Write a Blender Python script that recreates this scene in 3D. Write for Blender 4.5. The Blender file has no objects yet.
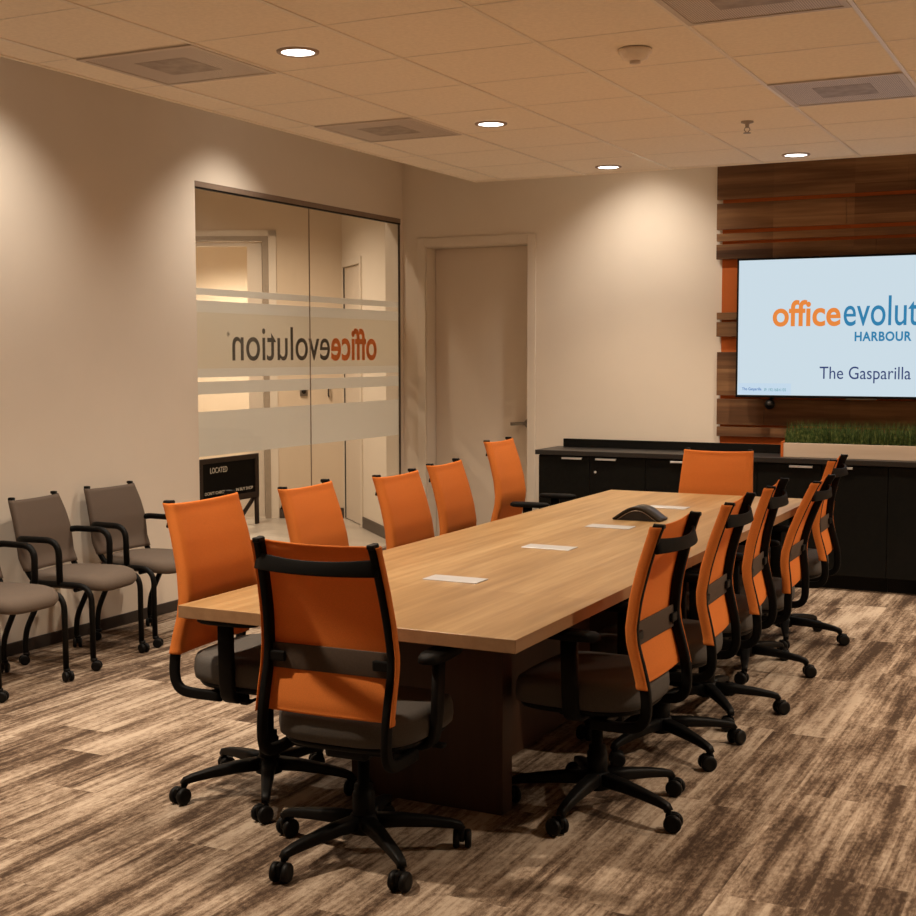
import bpy, bmesh, math, random
from mathutils import Vector, Matrix
random.seed(7)
PI = math.pi
SC = bpy.context.scene
COL = SC.collection

# ------------------------------------------------------------------ materials
MATS = {}

def newmat(name):
    m = bpy.data.materials.new(name)
    m.use_nodes = True
    nt = m.node_tree
    nt.nodes.clear()
    out = nt.nodes.new('ShaderNodeOutputMaterial')
    MATS[name] = m
    return m, nt, out

def link(nt, a, b):
    nt.links.new(a, b)

def principled(nt, out, col=(0.8, 0.8, 0.8), rough=0.5, metal=0.0, spec=0.5):
    p = nt.nodes.new('ShaderNodeBsdfPrincipled')
    p.inputs['Base Color'].default_value = (*col, 1)
    p.inputs['Roughness'].default_value = rough
    p.inputs['Metallic'].default_value = metal
    p.inputs['Specular IOR Level'].default_value = spec
    link(nt, p.outputs[0], out.inputs[0])
    return p

def texcoord(nt, scale=(1, 1, 1), kind='Object'):
    tc = nt.nodes.new('ShaderNodeTexCoord')
    mp = nt.nodes.new('ShaderNodeMapping')
    mp.inputs['Scale'].default_value = scale
    link(nt, tc.outputs[kind], mp.inputs[0])
    return mp.outputs[0]

def noise(nt, vec, scale, detail=3, rough=0.55):
    n = nt.nodes.new('ShaderNodeTexNoise')
    n.inputs['Scale'].default_value = scale
    n.inputs['Detail'].default_value = detail
    n.inputs['Roughness'].default_value = rough
    link(nt, vec, n.inputs['Vector'])
    return n.outputs[0]

def ramp(nt, fac, stops):
    r = nt.nodes.new('ShaderNodeValToRGB')
    e = r.color_ramp.elements
    while len(e) < len(stops):
        e.new(0.5)
    for i, (p, c) in enumerate(stops):
        e[i].position = p
        e[i].color = (*c, 1)
    link(nt, fac, r.inputs[0])
    return r.outputs[0]

def bump(nt, p, h, strength=0.2, dist=0.002):
    b = nt.nodes.new('ShaderNodeBump')
    b.inputs['Strength'].default_value = strength
    b.inputs['Distance'].default_value = dist
    link(nt, h, b.inputs['Height'])
    link(nt, b.outputs[0], p.inputs['Normal'])

def simple(name, col, rough=0.5, metal=0.0, spec=0.5, var=0.06, nscale=30, bmp=0.0, bscale=200):
    m, nt, out = newmat(name)
    p = principled(nt, out, col, rough, metal, spec)
    v = texcoord(nt)
    n = noise(nt, v, nscale)
    lo = tuple(c * (1 - var) for c in col)
    hi = tuple(min(1, c * (1 + var)) for c in col)
    link(nt, ramp(nt, n, [(0.3, lo), (0.7, hi)]), p.inputs['Base Color'])
    if bmp:
        bump(nt, p, noise(nt, v, bscale, 2), bmp)
    return m

def math_node(nt, op, a, b=None):
    n = nt.nodes.new('ShaderNodeMath')
    n.operation = op
    for i, x in enumerate((a, b)):
        if x is None:
            continue
        if isinstance(x, (int, float)):
            n.inputs[i].default_value = x
        else:
            link(nt, x, n.inputs[i])
    return n.outputs[0]

def emission(name, col, strength=1.0):
    m, nt, out = newmat(name)
    e = nt.nodes.new('ShaderNodeEmission')
    e.inputs[0].default_value = (*col, 1)
    e.inputs[1].default_value = strength
    link(nt, e.outputs[0], out.inputs[0])
    return m

WALLC = (0.785, 0.69, 0.575)
simple('wall_paint', WALLC, 0.9, spec=0.2, var=0.015, nscale=3, bmp=0.06, bscale=260)
simple('door_paint', (0.72, 0.62, 0.51), 0.55, spec=0.4, var=0.012, nscale=4)
simple('trim_paint', (0.76, 0.67, 0.56), 0.5, spec=0.4, var=0.01, nscale=4)
simple('ceiling_tile', (0.93, 0.83, 0.69), 0.95, spec=0.1, var=0.04, nscale=55, bmp=0.15, bscale=320)
simple('grid_metal', (0.84, 0.75, 0.63), 0.36, spec=0.5, var=0.02)
simple('vent_metal', (0.60, 0.51, 0.43), 0.45, spec=0.5, var=0.02)
simple('baseboard_rubber', (0.045, 0.034, 0.027), 0.6, spec=0.3)
simple('black_plastic', (0.0045, 0.004, 0.0035), 0.5, spec=0.14, var=0.1)
simple('black_nylon', (0.0045, 0.004, 0.0035), 0.6, spec=0.10, var=0.1)
simple('chrome', (0.80, 0.79, 0.77), 0.35, metal=0.6)
simple('brushed_nickel', (0.30, 0.27, 0.235), 0.34, metal=1.0)
simple('dark_bronze', (0.075, 0.055, 0.042), 0.4, metal=0.6)
simple('seat_fabric', (0.075, 0.066, 0.058), 0.8, spec=0.25, var=0.12, nscale=240, bmp=0.3, bscale=900)
simple('guest_fabric', (0.135, 0.103, 0.080), 0.9, spec=0.2, var=0.12, nscale=300, bmp=0.3, bscale=900)
simple('lumbar_fabric', (0.075, 0.052, 0.038), 0.85, spec=0.2, var=0.1, nscale=200)
simple('credenza_black', (0.0062, 0.006, 0.005), 0.55, spec=0.12, var=0.2, nscale=40)
simple('credenza_top', (0.022, 0.019, 0.017), 0.38, spec=0.5, var=0.15, nscale=60)
simple('orange_paint', (0.54, 0.125, 0.02), 0.7, spec=0.3, var=0.03, nscale=8)
simple('steel_cover', (0.53, 0.54, 0.56), 0.4, metal=0.3, var=0.02)
simple('phone_plastic', (0.03, 0.025, 0.021), 0.4, spec=0.35)
simple('phone_mesh', (0.02, 0.017, 0.015), 0.6, spec=0.3, var=0.3, nscale=400)
simple('phone_trim', (0.42, 0.35, 0.28), 0.3, metal=0.8)
simple('smoke_white', (0.84, 0.74, 0.62), 0.5, spec=0.4)
simple('sprinkler_metal', (0.35, 0.3, 0.25), 0.4, metal=0.8)
simple('channel_brown', (0.26, 0.185, 0.135), 0.5, spec=0.4)
simple('trim_tan', (0.40, 0.30, 0.22), 0.5, spec=0.4)
simple('frame_taupe', (0.36, 0.29, 0.22), 0.45, spec=0.4)
simple('chalk', (0.8, 0.76, 0.7), 0.9, spec=0.1, var=0.2, nscale=120)
simple('chalkboard', (0.007, 0.0065, 0.006), 0.8, spec=0.06)
simple('sign_wood', (0.026, 0.014, 0.009), 0.6, spec=0.3, var=0.3, nscale=40)
simple('letter_orange', (0.92, 0.25, 0.05), 0.6, spec=0.3, var=0.02)
simple('letter_dark', (0.11, 0.095, 0.075), 0.6, spec=0.3)
simple('wheel_rubber', (0.006, 0.0055, 0.005), 0.5, spec=0.15)
simple('corridor_paint', (0.70, 0.57, 0.43), 0.9, spec=0.2, var=0.015, nscale=3)
simple('soil_dark', (0.02, 0.022, 0.012), 0.95)

def mat_mesh(name, front, trans):
    """woven mesh cloth: mostly diffuse, some light comes through the weave"""
    m, nt, out = newmat(name)
    p = nt.nodes.new('ShaderNodeBsdfPrincipled')
    p.inputs['Roughness'].default_value = 0.75
    p.inputs['Specular IOR Level'].default_value = 0.2
    v = texcoord(nt)
    n = noise(nt, v, 420, 2)
    link(nt, ramp(nt, n, [(0.3, tuple(c * 0.86 for c in front)), (0.7, tuple(min(1, c * 1.1) for c in front))]),
         p.inputs['Base Color'])
    bump(nt, p, noise(nt, v, 700, 1), 0.25)
    t = nt.nodes.new('ShaderNodeBsdfTranslucent')
    t.inputs[0].default_value = (*trans, 1)
    tr = nt.nodes.new('ShaderNodeBsdfTransparent')
    mx = nt.nodes.new('ShaderNodeMixShader')
    mx.inputs[0].default_value = 0.22
    link(nt, p.outputs[0], mx.inputs[1])
    link(nt, t.outputs[0], mx.inputs[2])
    mx2 = nt.nodes.new('ShaderNodeMixShader')
    mx2.inputs[0].default_value = 0.04
    link(nt, mx.outputs[0], mx2.inputs[1])
    link(nt, tr.outputs[0], mx2.inputs[2])
    link(nt, mx2.outputs[0], out.inputs[0])
mat_mesh('orange_mesh', (0.75, 0.228, 0.044), (0.88, 0.26, 0.04))
mat_mesh('guest_mesh', (0.165, 0.122, 0.094), (0.20, 0.15, 0.12))

def mat_carpet():
    m, nt, out = newmat('carpet_planks')
    p = principled(nt, out, rough=0.95, spec=0.1)
    tc = nt.nodes.new('ShaderNodeTexCoord')
    sep = nt.nodes.new('ShaderNodeSeparateXYZ')
    link(nt, tc.outputs['Object'], sep.inputs[0])
    u = math_node(nt, 'MULTIPLY', sep.outputs[0], 1 / 0.25)
    ui = math_node(nt, 'FLOOR', u)
    wn = nt.nodes.new('ShaderNodeTexWhiteNoise')
    wn.noise_dimensions = '1D'
    link(nt, ui, wn.inputs['W'])
    v = math_node(nt, 'ADD', math_node(nt, 'MULTIPLY', sep.outputs[1], 1.0), wn.outputs[0])
    vi = math_node(nt, 'FLOOR', v)
    cell = nt.nodes.new('ShaderNodeCombineXYZ')
    link(nt, ui, cell.inputs[0])
    link(nt, vi, cell.inputs[1])
    wn2 = nt.nodes.new('ShaderNodeTexWhiteNoise')
    wn2.noise_dimensions = '2D'
    link(nt, cell.outputs[0], wn2.inputs['Vector'])
    def streak(sx, sy, scale, detail, seed):
        cmb = nt.nodes.new('ShaderNodeCombineXYZ')
        link(nt, math_node(nt, 'MULTIPLY', sep.outputs[0], sx), cmb.inputs[0])
        link(nt, math_node(nt, 'ADD', math_node(nt, 'MULTIPLY', sep.outputs[1], sy),
                           math_node(nt, 'MULTIPLY', wn2.outputs[0], 40 + seed)), cmb.inputs[1])
        link(nt, math_node(nt, 'MULTIPLY', wn2.outputs[0], 23.0 + seed), cmb.inputs[2])
        return noise(nt, cmb.outputs[0], scale, detail, 0.6)
    s1 = streak(22, 1.25, 1.0, 5, 0)
    s2 = streak(8.0, 1.7, 1.0, 3, 9)
    s3 = streak(85, 30, 1.0, 2, 17)
    s4 = streak(80, 0.55, 1.0, 2, 29)
    fine = noise(nt, tc.outputs['Object'], 260, 2)
    mid = noise(nt, tc.outputs['Object'], 42, 3)
    a = math_node(nt, 'ADD', math_node(nt, 'MULTIPLY', s1, 0.62), math_node(nt, 'MULTIPLY', s2, 0.55))
    a = math_node(nt, 'ADD', a, math_node(nt, 'MULTIPLY', s3, 0.26))
    a = math_node(nt, 'ADD', a, math_node(nt, 'MULTIPLY', s4, 0.24))
    a = math_node(nt, 'ADD', a, math_node(nt, 'MULTIPLY', mid, 0.16))
    a = math_node(nt, 'ADD', a, math_node(nt, 'MULTIPLY', fine, 0.24))
    a = math_node(nt, 'ADD', a, math_node(nt, 'MULTIPLY', wn2.outputs[0], 0.10))
    a = math_node(nt, 'SUBTRACT', a, 0.592)
    c = ramp(nt, a, [(0.36, (0.065, 0.041, 0.027)), (0.45, (0.160, 0.108, 0.073)),
                     (0.53, (0.30, 0.222, 0.158)), (0.65, (0.49, 0.39, 0.295))])
    link(nt, c, p.inputs['Base Color'])
    bump(nt, p, fine, 0.5, 0.004)
mat_carpet()

def mat_wood(name, stops, axis='Y', scale=1.0, rough=0.4, spec=0.4, board=None):
    m, nt, out = newmat(name)
    p = principled(nt, out, rough=rough, spec=spec)
    sc = {'Y': (26 * scale, 1.3 * scale, 26 * scale), 'X': (1.3 * scale, 26 * scale, 26 * scale),
          'Z': (26 * scale, 26 * scale, 1.3 * scale)}[axis]
    v = texcoord(nt, sc)
    n1 = noise(nt, v, 1.0, 5, 0.62)
    sc2 = tuple(s * 0.22 for s in sc)
    v2 = texcoord(nt, sc2)
    n2 = noise(nt, v2, 1.0, 3)
    a = math_node(nt, 'ADD', math_node(nt, 'MULTIPLY', n1, 0.6), math_node(nt, 'MULTIPLY', n2, 0.4))
    if board:
        tc = nt.nodes.new('ShaderNodeTexCoord')
        sep = nt.nodes.new('ShaderNodeSeparateXYZ')
        link(nt, tc.outputs['Object'], sep.inputs[0])
        bx_ = math_node(nt, 'FLOOR', math_node(nt, 'MULTIPLY', sep.outputs[0], 1 / board[0]))
        bz_ = math_node(nt, 'FLOOR', math_node(nt, 'MULTIPLY', sep.outputs[board[2]], 1 / board[1]))
        cb = nt.nodes.new('ShaderNodeCombineXYZ')
        link(nt, bx_, cb.inputs[0])
        link(nt, bz_, cb.inputs[1])
        w = nt.nodes.new('ShaderNodeTexWhiteNoise')
        w.noise_dimensions = '2D'
        link(nt, cb.outputs[0], w.inputs['Vector'])
        a = math_node(nt, 'ADD', a, math_node(nt, 'MULTIPLY', math_node(nt, 'SUBTRACT', w.outputs[0], 0.5), board[3]))
    link(nt, ramp(nt, a, stops), p.inputs['Base Color'])
    bump(nt, p, n1, 0.05)
    return m
mat_wood('table_oak', [(0.30, (0.25, 0.140, 0.052)), (0.5, (0.365, 0.222, 0.094)), (0.68, (0.50, 0.335, 0.160))],
         'Y', 1.0, 0.36, 0.45, board=(0.115, 1.4, 1, 0.10))
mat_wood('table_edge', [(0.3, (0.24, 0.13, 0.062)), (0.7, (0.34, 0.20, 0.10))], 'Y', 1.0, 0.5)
mat_wood('table_base_wood', [(0.3, (0.045, 0.021, 0.011)), (0.7, (0.07, 0.033, 0.018))], 'Z', 0.8, 0.5, 0.3)
mat_wood('barn_wood', [(0.30, (0.050, 0.022, 0.010)), (0.5, (0.155, 0.073, 0.032)), (0.70, (0.36, 0.195, 0.090))],
         'X', 0.55, 0.7, 0.25, board=(0.55, 0.21, 2, 0.22))
mat_wood('planter_wood', [(0.25, (0.50, 0.39, 0.29)), (0.45, (0.62, 0.50, 0.39)), (0.75, (0.70, 0.58, 0.46))],
         'X', 0.5, 0.8, 0.2)
mat_wood('corridor_laminate', [(0.3, (0.40, 0.34, 0.28)), (0.5, (0.50, 0.44, 0.37)), (0.7, (0.58, 0.52, 0.45))],
         'X', 0.4, 0.35, 0.5, board=(1.2, 0.18, 1, 0.1))

def mat_glass():
    m, nt, out = newmat('clear_glass')
    tr = nt.nodes.new('ShaderNodeBsdfTransparent')
    tr.inputs[0].default_value = (0.965, 0.965, 0.95, 1)
    gl = nt.nodes.new('ShaderNodeBsdfGlossy')
    gl.inputs['Roughness'].default_value = 0.02
    lw = nt.nodes.new('ShaderNodeLayerWeight')
    lw.inputs['Blend'].default_value = 0.5
    f5 = math_node(nt, 'POWER', lw.outputs['Facing'], 5.0)
    fr = math_node(nt, 'ADD', math_node(nt, 'MULTIPLY', f5, 0.55), 0.022)
    mx = nt.nodes.new('ShaderNodeMixShader')
    link(nt, fr, mx.inputs[0])
    link(nt, tr.outputs[0], mx.inputs[1])
    link(nt, gl.outputs[0], mx.inputs[2])
    link(nt, mx.outputs[0], out.inputs[0])
mat_glass()

def mat_film(name, col, tcol, clear):
    m, nt, out = newmat(name)
    d = nt.nodes.new('ShaderNodeBsdfDiffuse')
    d.inputs[0].default_value = (*col, 1)
    t = nt.nodes.new('ShaderNodeBsdfTranslucent')
    t.inputs[0].default_value = (*tcol, 1)
    mx = nt.nodes.new('ShaderNodeMixShader')
    mx.inputs[0].default_value = 0.5
    link(nt, d.outputs[0], mx.inputs[1])
    link(nt, t.outputs[0], mx.inputs[2])
    tr = nt.nodes.new('ShaderNodeBsdfTransparent')
    mx2 = nt.nodes.new('ShaderNodeMixShader')
    v = texcoord(nt)
    n = noise(nt, v, 90, 2)
    mr = math_node(nt, 'ADD', math_node(nt, 'MULTIPLY', n, 0.06), clear - 0.03)
    link(nt, mr, mx2.inputs[0])
    link(nt, mx.outputs[0], mx2.inputs[1])
    link(nt, tr.outputs[0], mx2.inputs[2])
    link(nt, mx2.outputs[0], out.inputs[0])
mat_film('frost_film', (0.87, 0.86, 0.83), (0.95, 0.94, 0.91), 0.06)
mat_film('frost_field', (0.82, 0.78, 0.70), (0.94, 0.89, 0.79), 0.12)

def mat_grass():
    m, nt, out = newmat('grass_blade')
    p = principled(nt, out, rough=0.55, spec=0.3)
    v = texcoord(nt)
    n = noise(nt, v, 45, 2)
    link(nt, ramp(nt, n, [(0.3, (0.018, 0.035, 0.008)), (0.5, (0.05, 0.09, 0.018)), (0.72, (0.24, 0.27, 0.08))]),
         p.inputs['Base Color'])
mat_grass()

def mat_perf():
    """perforated white metal air diffuser: small dark holes in a regular grid"""
    m, nt, out = newmat('perforated_metal')
    p = principled(nt, out, (0.5, 0.42, 0.35), 0.45, spec=0.4)
    tc = nt.nodes.new('ShaderNodeTexCoord')
    sep = nt.nodes.new('ShaderNodeSeparateXYZ')
    link(nt, tc.outputs['Object'], sep.inputs[0])
    fs = []
    for k in (0, 1):
        f = math_node(nt, 'FRACT', math_node(nt, 'MULTIPLY', sep.outputs[k], 1 / 0.009))
        f = math_node(nt, 'SUBTRACT', f, 0.5)
        fs.append(math_node(nt, 'MULTIPLY', f, f))
    r2 = math_node(nt, 'ADD', fs[0], fs[1])
    k = math_node(nt, 'GREATER_THAN', r2, 0.10)
    link(nt, ramp(nt, k, [(0.2, (0.20, 0.16, 0.13)), (0.8, (0.66, 0.56, 0.475))]), p.inputs['Base Color'])
mat_perf()

def mat_perf_core():
    m, nt, out = newmat('perforated_core')
    p = principled(nt, out, (0.3, 0.25, 0.2), 0.5, spec=0.3)
    v = texcoord(nt)
    n = noise(nt, v, 14, 3)
    link(nt, ramp(nt, n, [(0.3, (0.28, 0.225, 0.185)), (0.7, (0.44, 0.365, 0.305))]), p.inputs['Base Color'])
mat_perf_core()

LAMP_COL = (1.0, 0.822, 0.635)
WASH_COL = (1.0, 0.90, 0.78)
SCR = 1.0   # strength of the screen's light
emission('lamp_lens', (1.0, 0.93, 0.85), 6.0)
emission('screen_white', (0.60, 0.715, 0.79), 1.0 * SCR)
emission('screen_label', (0.55, 0.69, 0.82), 1.0 * SCR)
emission('screen_orange', (0.80, 0.245, 0.05), 1.0 * SCR)
emission('screen_teal', (0.035, 0.215, 0.41), 1.0 * SCR)
emission('screen_navy', (0.035, 0.055, 0.17), 1.0 * SCR)
emission('screen_blue', (0.05, 0.17, 0.46), 1.0 * SCR)
emission('screen_green', (0.10, 0.32, 0.38), 1.0 * SCR)

# ------------------------------------------------------------------ mesh tools
def add_box(bm, x0, x1, y0, y1, z0, z1, bev=0.0, seg=2, mtx=None):
    t = bmesh.new()
    bmesh.ops.create_cube(t, size=1.0)
    for v in t.verts:
        v.co = Vector(((x0 + x1) / 2 + v.co.x * (x1 - x0), (y0 + y1) / 2 + v.co.y * (y1 - y0),
                       (z0 + z1) / 2 + v.co.z * (z1 - z0)))
    if bev > 0:
        bmesh.ops.bevel(t, geom=list(t.edges), offset=bev, segments=seg, profile=0.5, affect='EDGES')
    join(bm, t, mtx)

def join(bm, t, mtx=None):
    if mtx is not None:
        bmesh.ops.transform(t, matrix=mtx, verts=list(t.verts))
    me = bpy.data.meshes.new('tmp')
    t.to_mesh(me)
    t.free()
    bm.from_mesh(me)
    bpy.data.meshes.remove(me)

def add_sweep(bm, path, sec, side=None, scales=None, cap=True):
    """sweep a 2D section (a along side, b along normal) along 3D points"""
    P = [Vector(p) for p in path]
    n = len(P)
    rings = []
    prev = None
    for i in range(n):
        if i == 0:
            t = P[1] - P[0]
        elif i == n - 1:
            t = P[-1] - P[-2]
        else:
            t = (P[i + 1] - P[i]).normalized() + (P[i] - P[i - 1]).normalized()
        t.normalize()
        if side is not None:
            s = Vector(side)
            s = (s - t * s.dot(t)).normalized()
        else:
            if prev is None:
                ref = Vector((0, 0, 1)) if abs(t.z) < 0.9 else Vector((1, 0, 0))
                s = t.cross(ref).normalized()
            else:
                s = (prev - t * prev.dot(t)).normalized()
            prev = s
        nn = s.cross(t).normalized()
        k = scales[i] if scales else 1.0
        k = k if isinstance(k, tuple) else (k, k)
        rings.append([bm.verts.new(P[i] + s * a * k[0] + nn * b * k[1]) for a, b in sec])
    m = len(sec)
    for i in range(n - 1):
        for j in range(m):
            f = bm.faces.new((rings[i][j], rings[i][(j + 1) % m], rings[i + 1][(j + 1) % m], rings[i + 1][j]))
            f.smooth = True
    if cap:
        bm.faces.new(rings[0][::-1])
        bm.faces.new(rings[-1])

def circ(r, n=12):
    return [(r * math.cos(2 * PI * i / n), r * math.sin(2 * PI * i / n)) for i in range(n)]

def rrect(w, h, r, n=3):
    pts = []
    for cx, cy, a0 in ((w / 2 - r, h / 2 - r, 0), (-w / 2 + r, h / 2 - r, PI / 2),
                       (-w / 2 + r, -h / 2 + r, PI), (w / 2 - r, -h / 2 + r, 1.5 * PI)):
        for k in range(n + 1):
            a = a0 + (PI / 2) * k / n
            pts.append((cx + r * math.cos(a), cy + r * math.sin(a)))
    return pts

def smooth_path(pts, sub=4):
    """Catmull-Rom through the points"""
    P = [Vector(p) for p in pts]
    out = []
    for i in range(len(P) - 1):
        p0 = P[max(i - 1, 0)]
        p1, p2 = P[i], P[i + 1]
        p3 = P[min(i + 2, len(P) - 1)]
        for k in range(sub):
            t = k / sub
            out.append(0.5 * ((2 * p1) + (p2 - p0) * t + (2 * p0 - 5 * p1 + 4 * p2 - p3) * t * t
                              + (3 * p1 - p0 - 3 * p2 + p3) * t ** 3))
    out.append(P[-1])
    return out

def fillet(pts, r, n=6):
    """polyline with round corners"""
    P = [Vector(p) for p in pts]
    out = [P[0]]
    for i in range(1, len(P) - 1):
        a = (P[i - 1] - P[i])
        b = (P[i + 1] - P[i])
        rr = min(r, a.length * 0.48, b.length * 0.48)
        A = P[i] + a.normalized() * rr
        B = P[i] + b.normalized() * rr
        for k in range(n + 1):
            t = k / n
            out.append(A * (1 - t) ** 2 + P[i] * 2 * t * (1 - t) + B * t * t)
    out.append(P[-1])
    return out

def add_lathe(bm, prof, n=20, mtx=None, cap=True):
    t = bmesh.new()
    rings = []
    for r, z in prof:
        rings.append([t.verts.new((r * math.cos(2 * PI * i / n), r * math.sin(2 * PI * i / n), z)) for i in range(n)])
    for i in range(len(rings) - 1):
        for j in range(n):
            f = t.faces.new((rings[i][j], rings[i][(j + 1) % n], rings[i + 1][(j + 1) % n], rings[i + 1][j]))
            f.smooth = True
    if cap:
        t.faces.new(rings[0][::-1])
        t.faces.new(rings[-1])
    join(bm, t, mtx)

def add_stack(bm, loops, smooth=True):
    """closed loops of equal count stacked and capped"""
    rings = [[bm.verts.new(p) for p in lp] for lp in loops]
    m = len(rings[0])
    for i in range(len(rings) - 1):
        for j in range(m):
            f = bm.faces.new((rings[i][j], rings[i][(j + 1) % m], rings[i + 1][(j + 1) % m], rings[i + 1][j]))
            f.smooth = smooth
    for ring, flip in ((rings[0], True), (rings[-1], False)):
        c = Vector((0, 0, 0))
        for v in ring:
            c += v.co
        c /= m
        cv = bm.verts.new(c)
        for j in range(m):
            a, b = ring[j], ring[(j + 1) % m]
            f = bm.faces.new((b, a, cv) if flip else (a, b, cv))
            f.smooth = smooth

def obj(name, bm, mat, parent=None, loc=None, fixnormals=True):
    if fixnormals:
        bmesh.ops.recalc_face_normals(bm, faces=list(bm.faces))
    me = bpy.data.meshes.new(name)
    bm.to_mesh(me)
    bm.free()
    o = bpy.data.objects.new(name, me)
    for mm in (mat if isinstance(mat, (list, tuple)) else [mat]):
        me.materials.append(MATS[mm])
    COL.objects.link(o)
    if parent is not None:
        o.parent = parent
    if loc is not None:
        o.location = loc
    return o

def box_obj(name, mat, x0, x1, y0, y1, z0, z1, parent=None, bev=0.0, mtx=None):
    bm = bmesh.new()
    add_box(bm, x0, x1, y0, y1, z0, z1, bev, 2, mtx)
    return obj(name, bm, mat, parent)

def thing(name, label, cat, loc=(0, 0, 0), rz=0.0, group=None):
    o = bpy.data.objects.new(name, None)
    o.empty_display_size = 0.1
    COL.objects.link(o)
    o.location = loc
    o.rotation_euler = (0, 0, rz)
    o['label'] = label
    o['category'] = cat
    if group:
        o['group'] = group
    return o

def tag(o, label, cat, group=None, kind=None):
    o['label'] = label
    o['category'] = cat
    if group:
        o['group'] = group
    if kind:
        o['kind'] = kind
    return o

def struct(o, label=None, cat=None):
    o['kind'] = 'structure'
    if label:
        o['label'] = label
    if cat:
        o['category'] = cat
    return o

def dup(root, loc, rz, label):
    r = root.copy()
    COL.objects.link(r)
    r.location = loc
    r.rotation_euler = (0, 0, rz)
    r['label'] = label
    for ch in list(root.children):
        c = ch.copy()
        COL.objects.link(c)
        c.parent = r
        for g in list(ch.children):
            d = g.copy()
            COL.objects.link(d)
            d.parent = c
    return r

def text_obj(name, s, mat, box, parent=None, bold=0.0, thick=0.002, mirror=False, frame=None, spacing=1.0):
    """lettering fitted into box=(u0,u1,v0,v1) of a plane; frame = 4x4 taking (u,v,n) to the world"""
    cu = bpy.data.curves.new(name + '_c', 'FONT')
    cu.body = s
    cu.size = 1.0
    cu.offset = bold
    cu.extrude = 0.5
    cu.resolution_u = 6
    cu.space_character = spacing
    to = bpy.data.objects.new(name + '_c', cu)
    COL.objects.link(to)
    bpy.context.view_layer.update()
    dg = bpy.context.evaluated_depsgraph_get()
    me = bpy.data.meshes.new_from_object(to.evaluated_get(dg))
    bpy.data.objects.remove(to)
    bpy.data.curves.remove(cu)
    xs = [v.co.x for v in me.vertices]
    ys = [v.co.y for v in me.vertices]
    x0, x1, y0, y1 = min(xs), max(xs), min(ys), max(ys)
    u0, u1, v0, v1 = box
    for v in me.vertices:
        fx = (v.co.x - x0) / (x1 - x0)
        if mirror:
            fx = 1 - fx
        fy = (v.co.y - y0) / (y1 - y0)
        p = Vector((u0 + fx * (u1 - u0), v0 + fy * (v1 - v0), v.co.z * thick))
        v.co = frame @ p
    me.name = name
    me.materials.clear()
    me.materials.append(MATS[mat])
    o = bpy.data.objects.new(name, me)
    COL.objects.link(o)
    bm = bmesh.new()
    bm.from_mesh(me)
    bmesh.ops.recalc_face_normals(bm, faces=list(bm.faces))
    bm.to_mesh(me)
    bm.free()
    if parent:
        o.parent = parent
    return o

def frame_from(origin, u, v):
    u = Vector(u).normalized()
    v = Vector(v).normalized()
    n = u.cross(v)
    o = Vector(origin)
    return Matrix(((u.x, v.x, n.x, o.x), (u.y, v.y, n.y, o.y), (u.z, v.z, n.z, o.z), (0, 0, 0, 1)))

# ------------------------------------------------------------------ measured place
XW, YF, ZTOP, ZC = -5.176, 9.382, 3.40, 2.80
XR, YB = 2.10, -2.2
CORR_Z = 3.40

# floor
f = box_obj('floor', 'carpet_planks', XW, XR, YB, YF, -0.06, 0.0)
struct(f)
# left wall with the glazed opening
GY0, GY1, GZ1 = 6.715, 9.345, 2.655
bm = bmesh.new()
WX0, WX1 = XW - 0.14, XW
add_box(bm, WX0, WX1, YB, GY0, 0, ZTOP)
add_box(bm, WX0, WX1, GY0, GY1, GZ1, ZTOP)
add_box(bm, WX0, WX1, GY1, YF + 0.22, 0, ZTOP)
struct(obj('wall_left', bm, 'wall_paint'))
# far wall with the recessed door opening
DX0, DX1, DZ = -4.972, -4.075, 2.432
bm = bmesh.new()
add_box(bm, XW, DX0, YF, YF + 0.22, 0, ZTOP)
add_box(bm, DX0, DX1, YF, YF + 0.22, DZ, ZTOP)
add_box(bm, DX1, XR, YF, YF + 0.22, 0, ZTOP)
struct(obj('wall_far', bm, 'wall_paint'))
struct(box_obj('wall_right', 'wall_paint', XR, XR + 0.14, YB, YF + 0.14, 0, ZTOP))
struct(box_obj('wall_back', 'wall_paint', XW - 0.14, XR + 0.14, YB - 0.14, YB, 0, ZTOP))
# baseboards
bm = bmesh.new()
add_box(bm, XW, XW + 0.012, YB, GY0, 0, 0.066, 0.003)
struct(obj('baseboard_left', bm, 'baseboard_rubber'))
bm = bmesh.new()
add_box(bm, DX1 + 0.066, -3.75, YF - 0.012, YF, 0, 0.066, 0.003)
struct(obj('baseboard_far', bm, 'baseboard_rubber'))

# ceiling: upper deck above, and the tiled ceiling hung below it
struct(box_obj('ceiling_upper', 'wall_paint', XW - 0.14, XR + 0.14, YB - 0.14, YF + 0.14, ZTOP, ZTOP + 0.08))
CX0, CX1, CY0, CY1 = -4.140, 1.25, -1.6, 8.605
CG_X0, CG_DX, CG_Y0, CG_DY = -4.544, 0.6102, 4.916, 0.6077
LIGHTS_IN = [(-3.03, 4.62), (-3.045, 6.50), (-3.05, 8.325), (-1.835, 8.352)]
ceil = box_obj('ceiling', 'ceiling_tile', CX0, CX1, CY0, CY1, ZC + 0.004, ZC + 0.03)
struct(ceil)
bm = bmesh.new()
xi = [CG_X0 + CG_DX * i for i in range(1, 11)]
yj = [CG_Y0 + CG_DY * j for j in range(-11, 7)]
HW = 0.0085
for x in xi:
    if CX0 + 0.03 < x < CX1 - 0.03:
        add_box(bm, x - HW, x + HW, CY0, CY1, ZC - 0.001, ZC + 0.006)
for y in yj:
    if CY0 + 0.03 < y < CY1 - 0.03:
        add_box(bm, CX0, CX1, y - HW * 0.4, y + HW * 0.4, ZC + 0.0022, ZC + 0.006)
obj('grid', bm, 'grid_metal', ceil)
bm = bmesh.new()
e = 0.02
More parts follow.
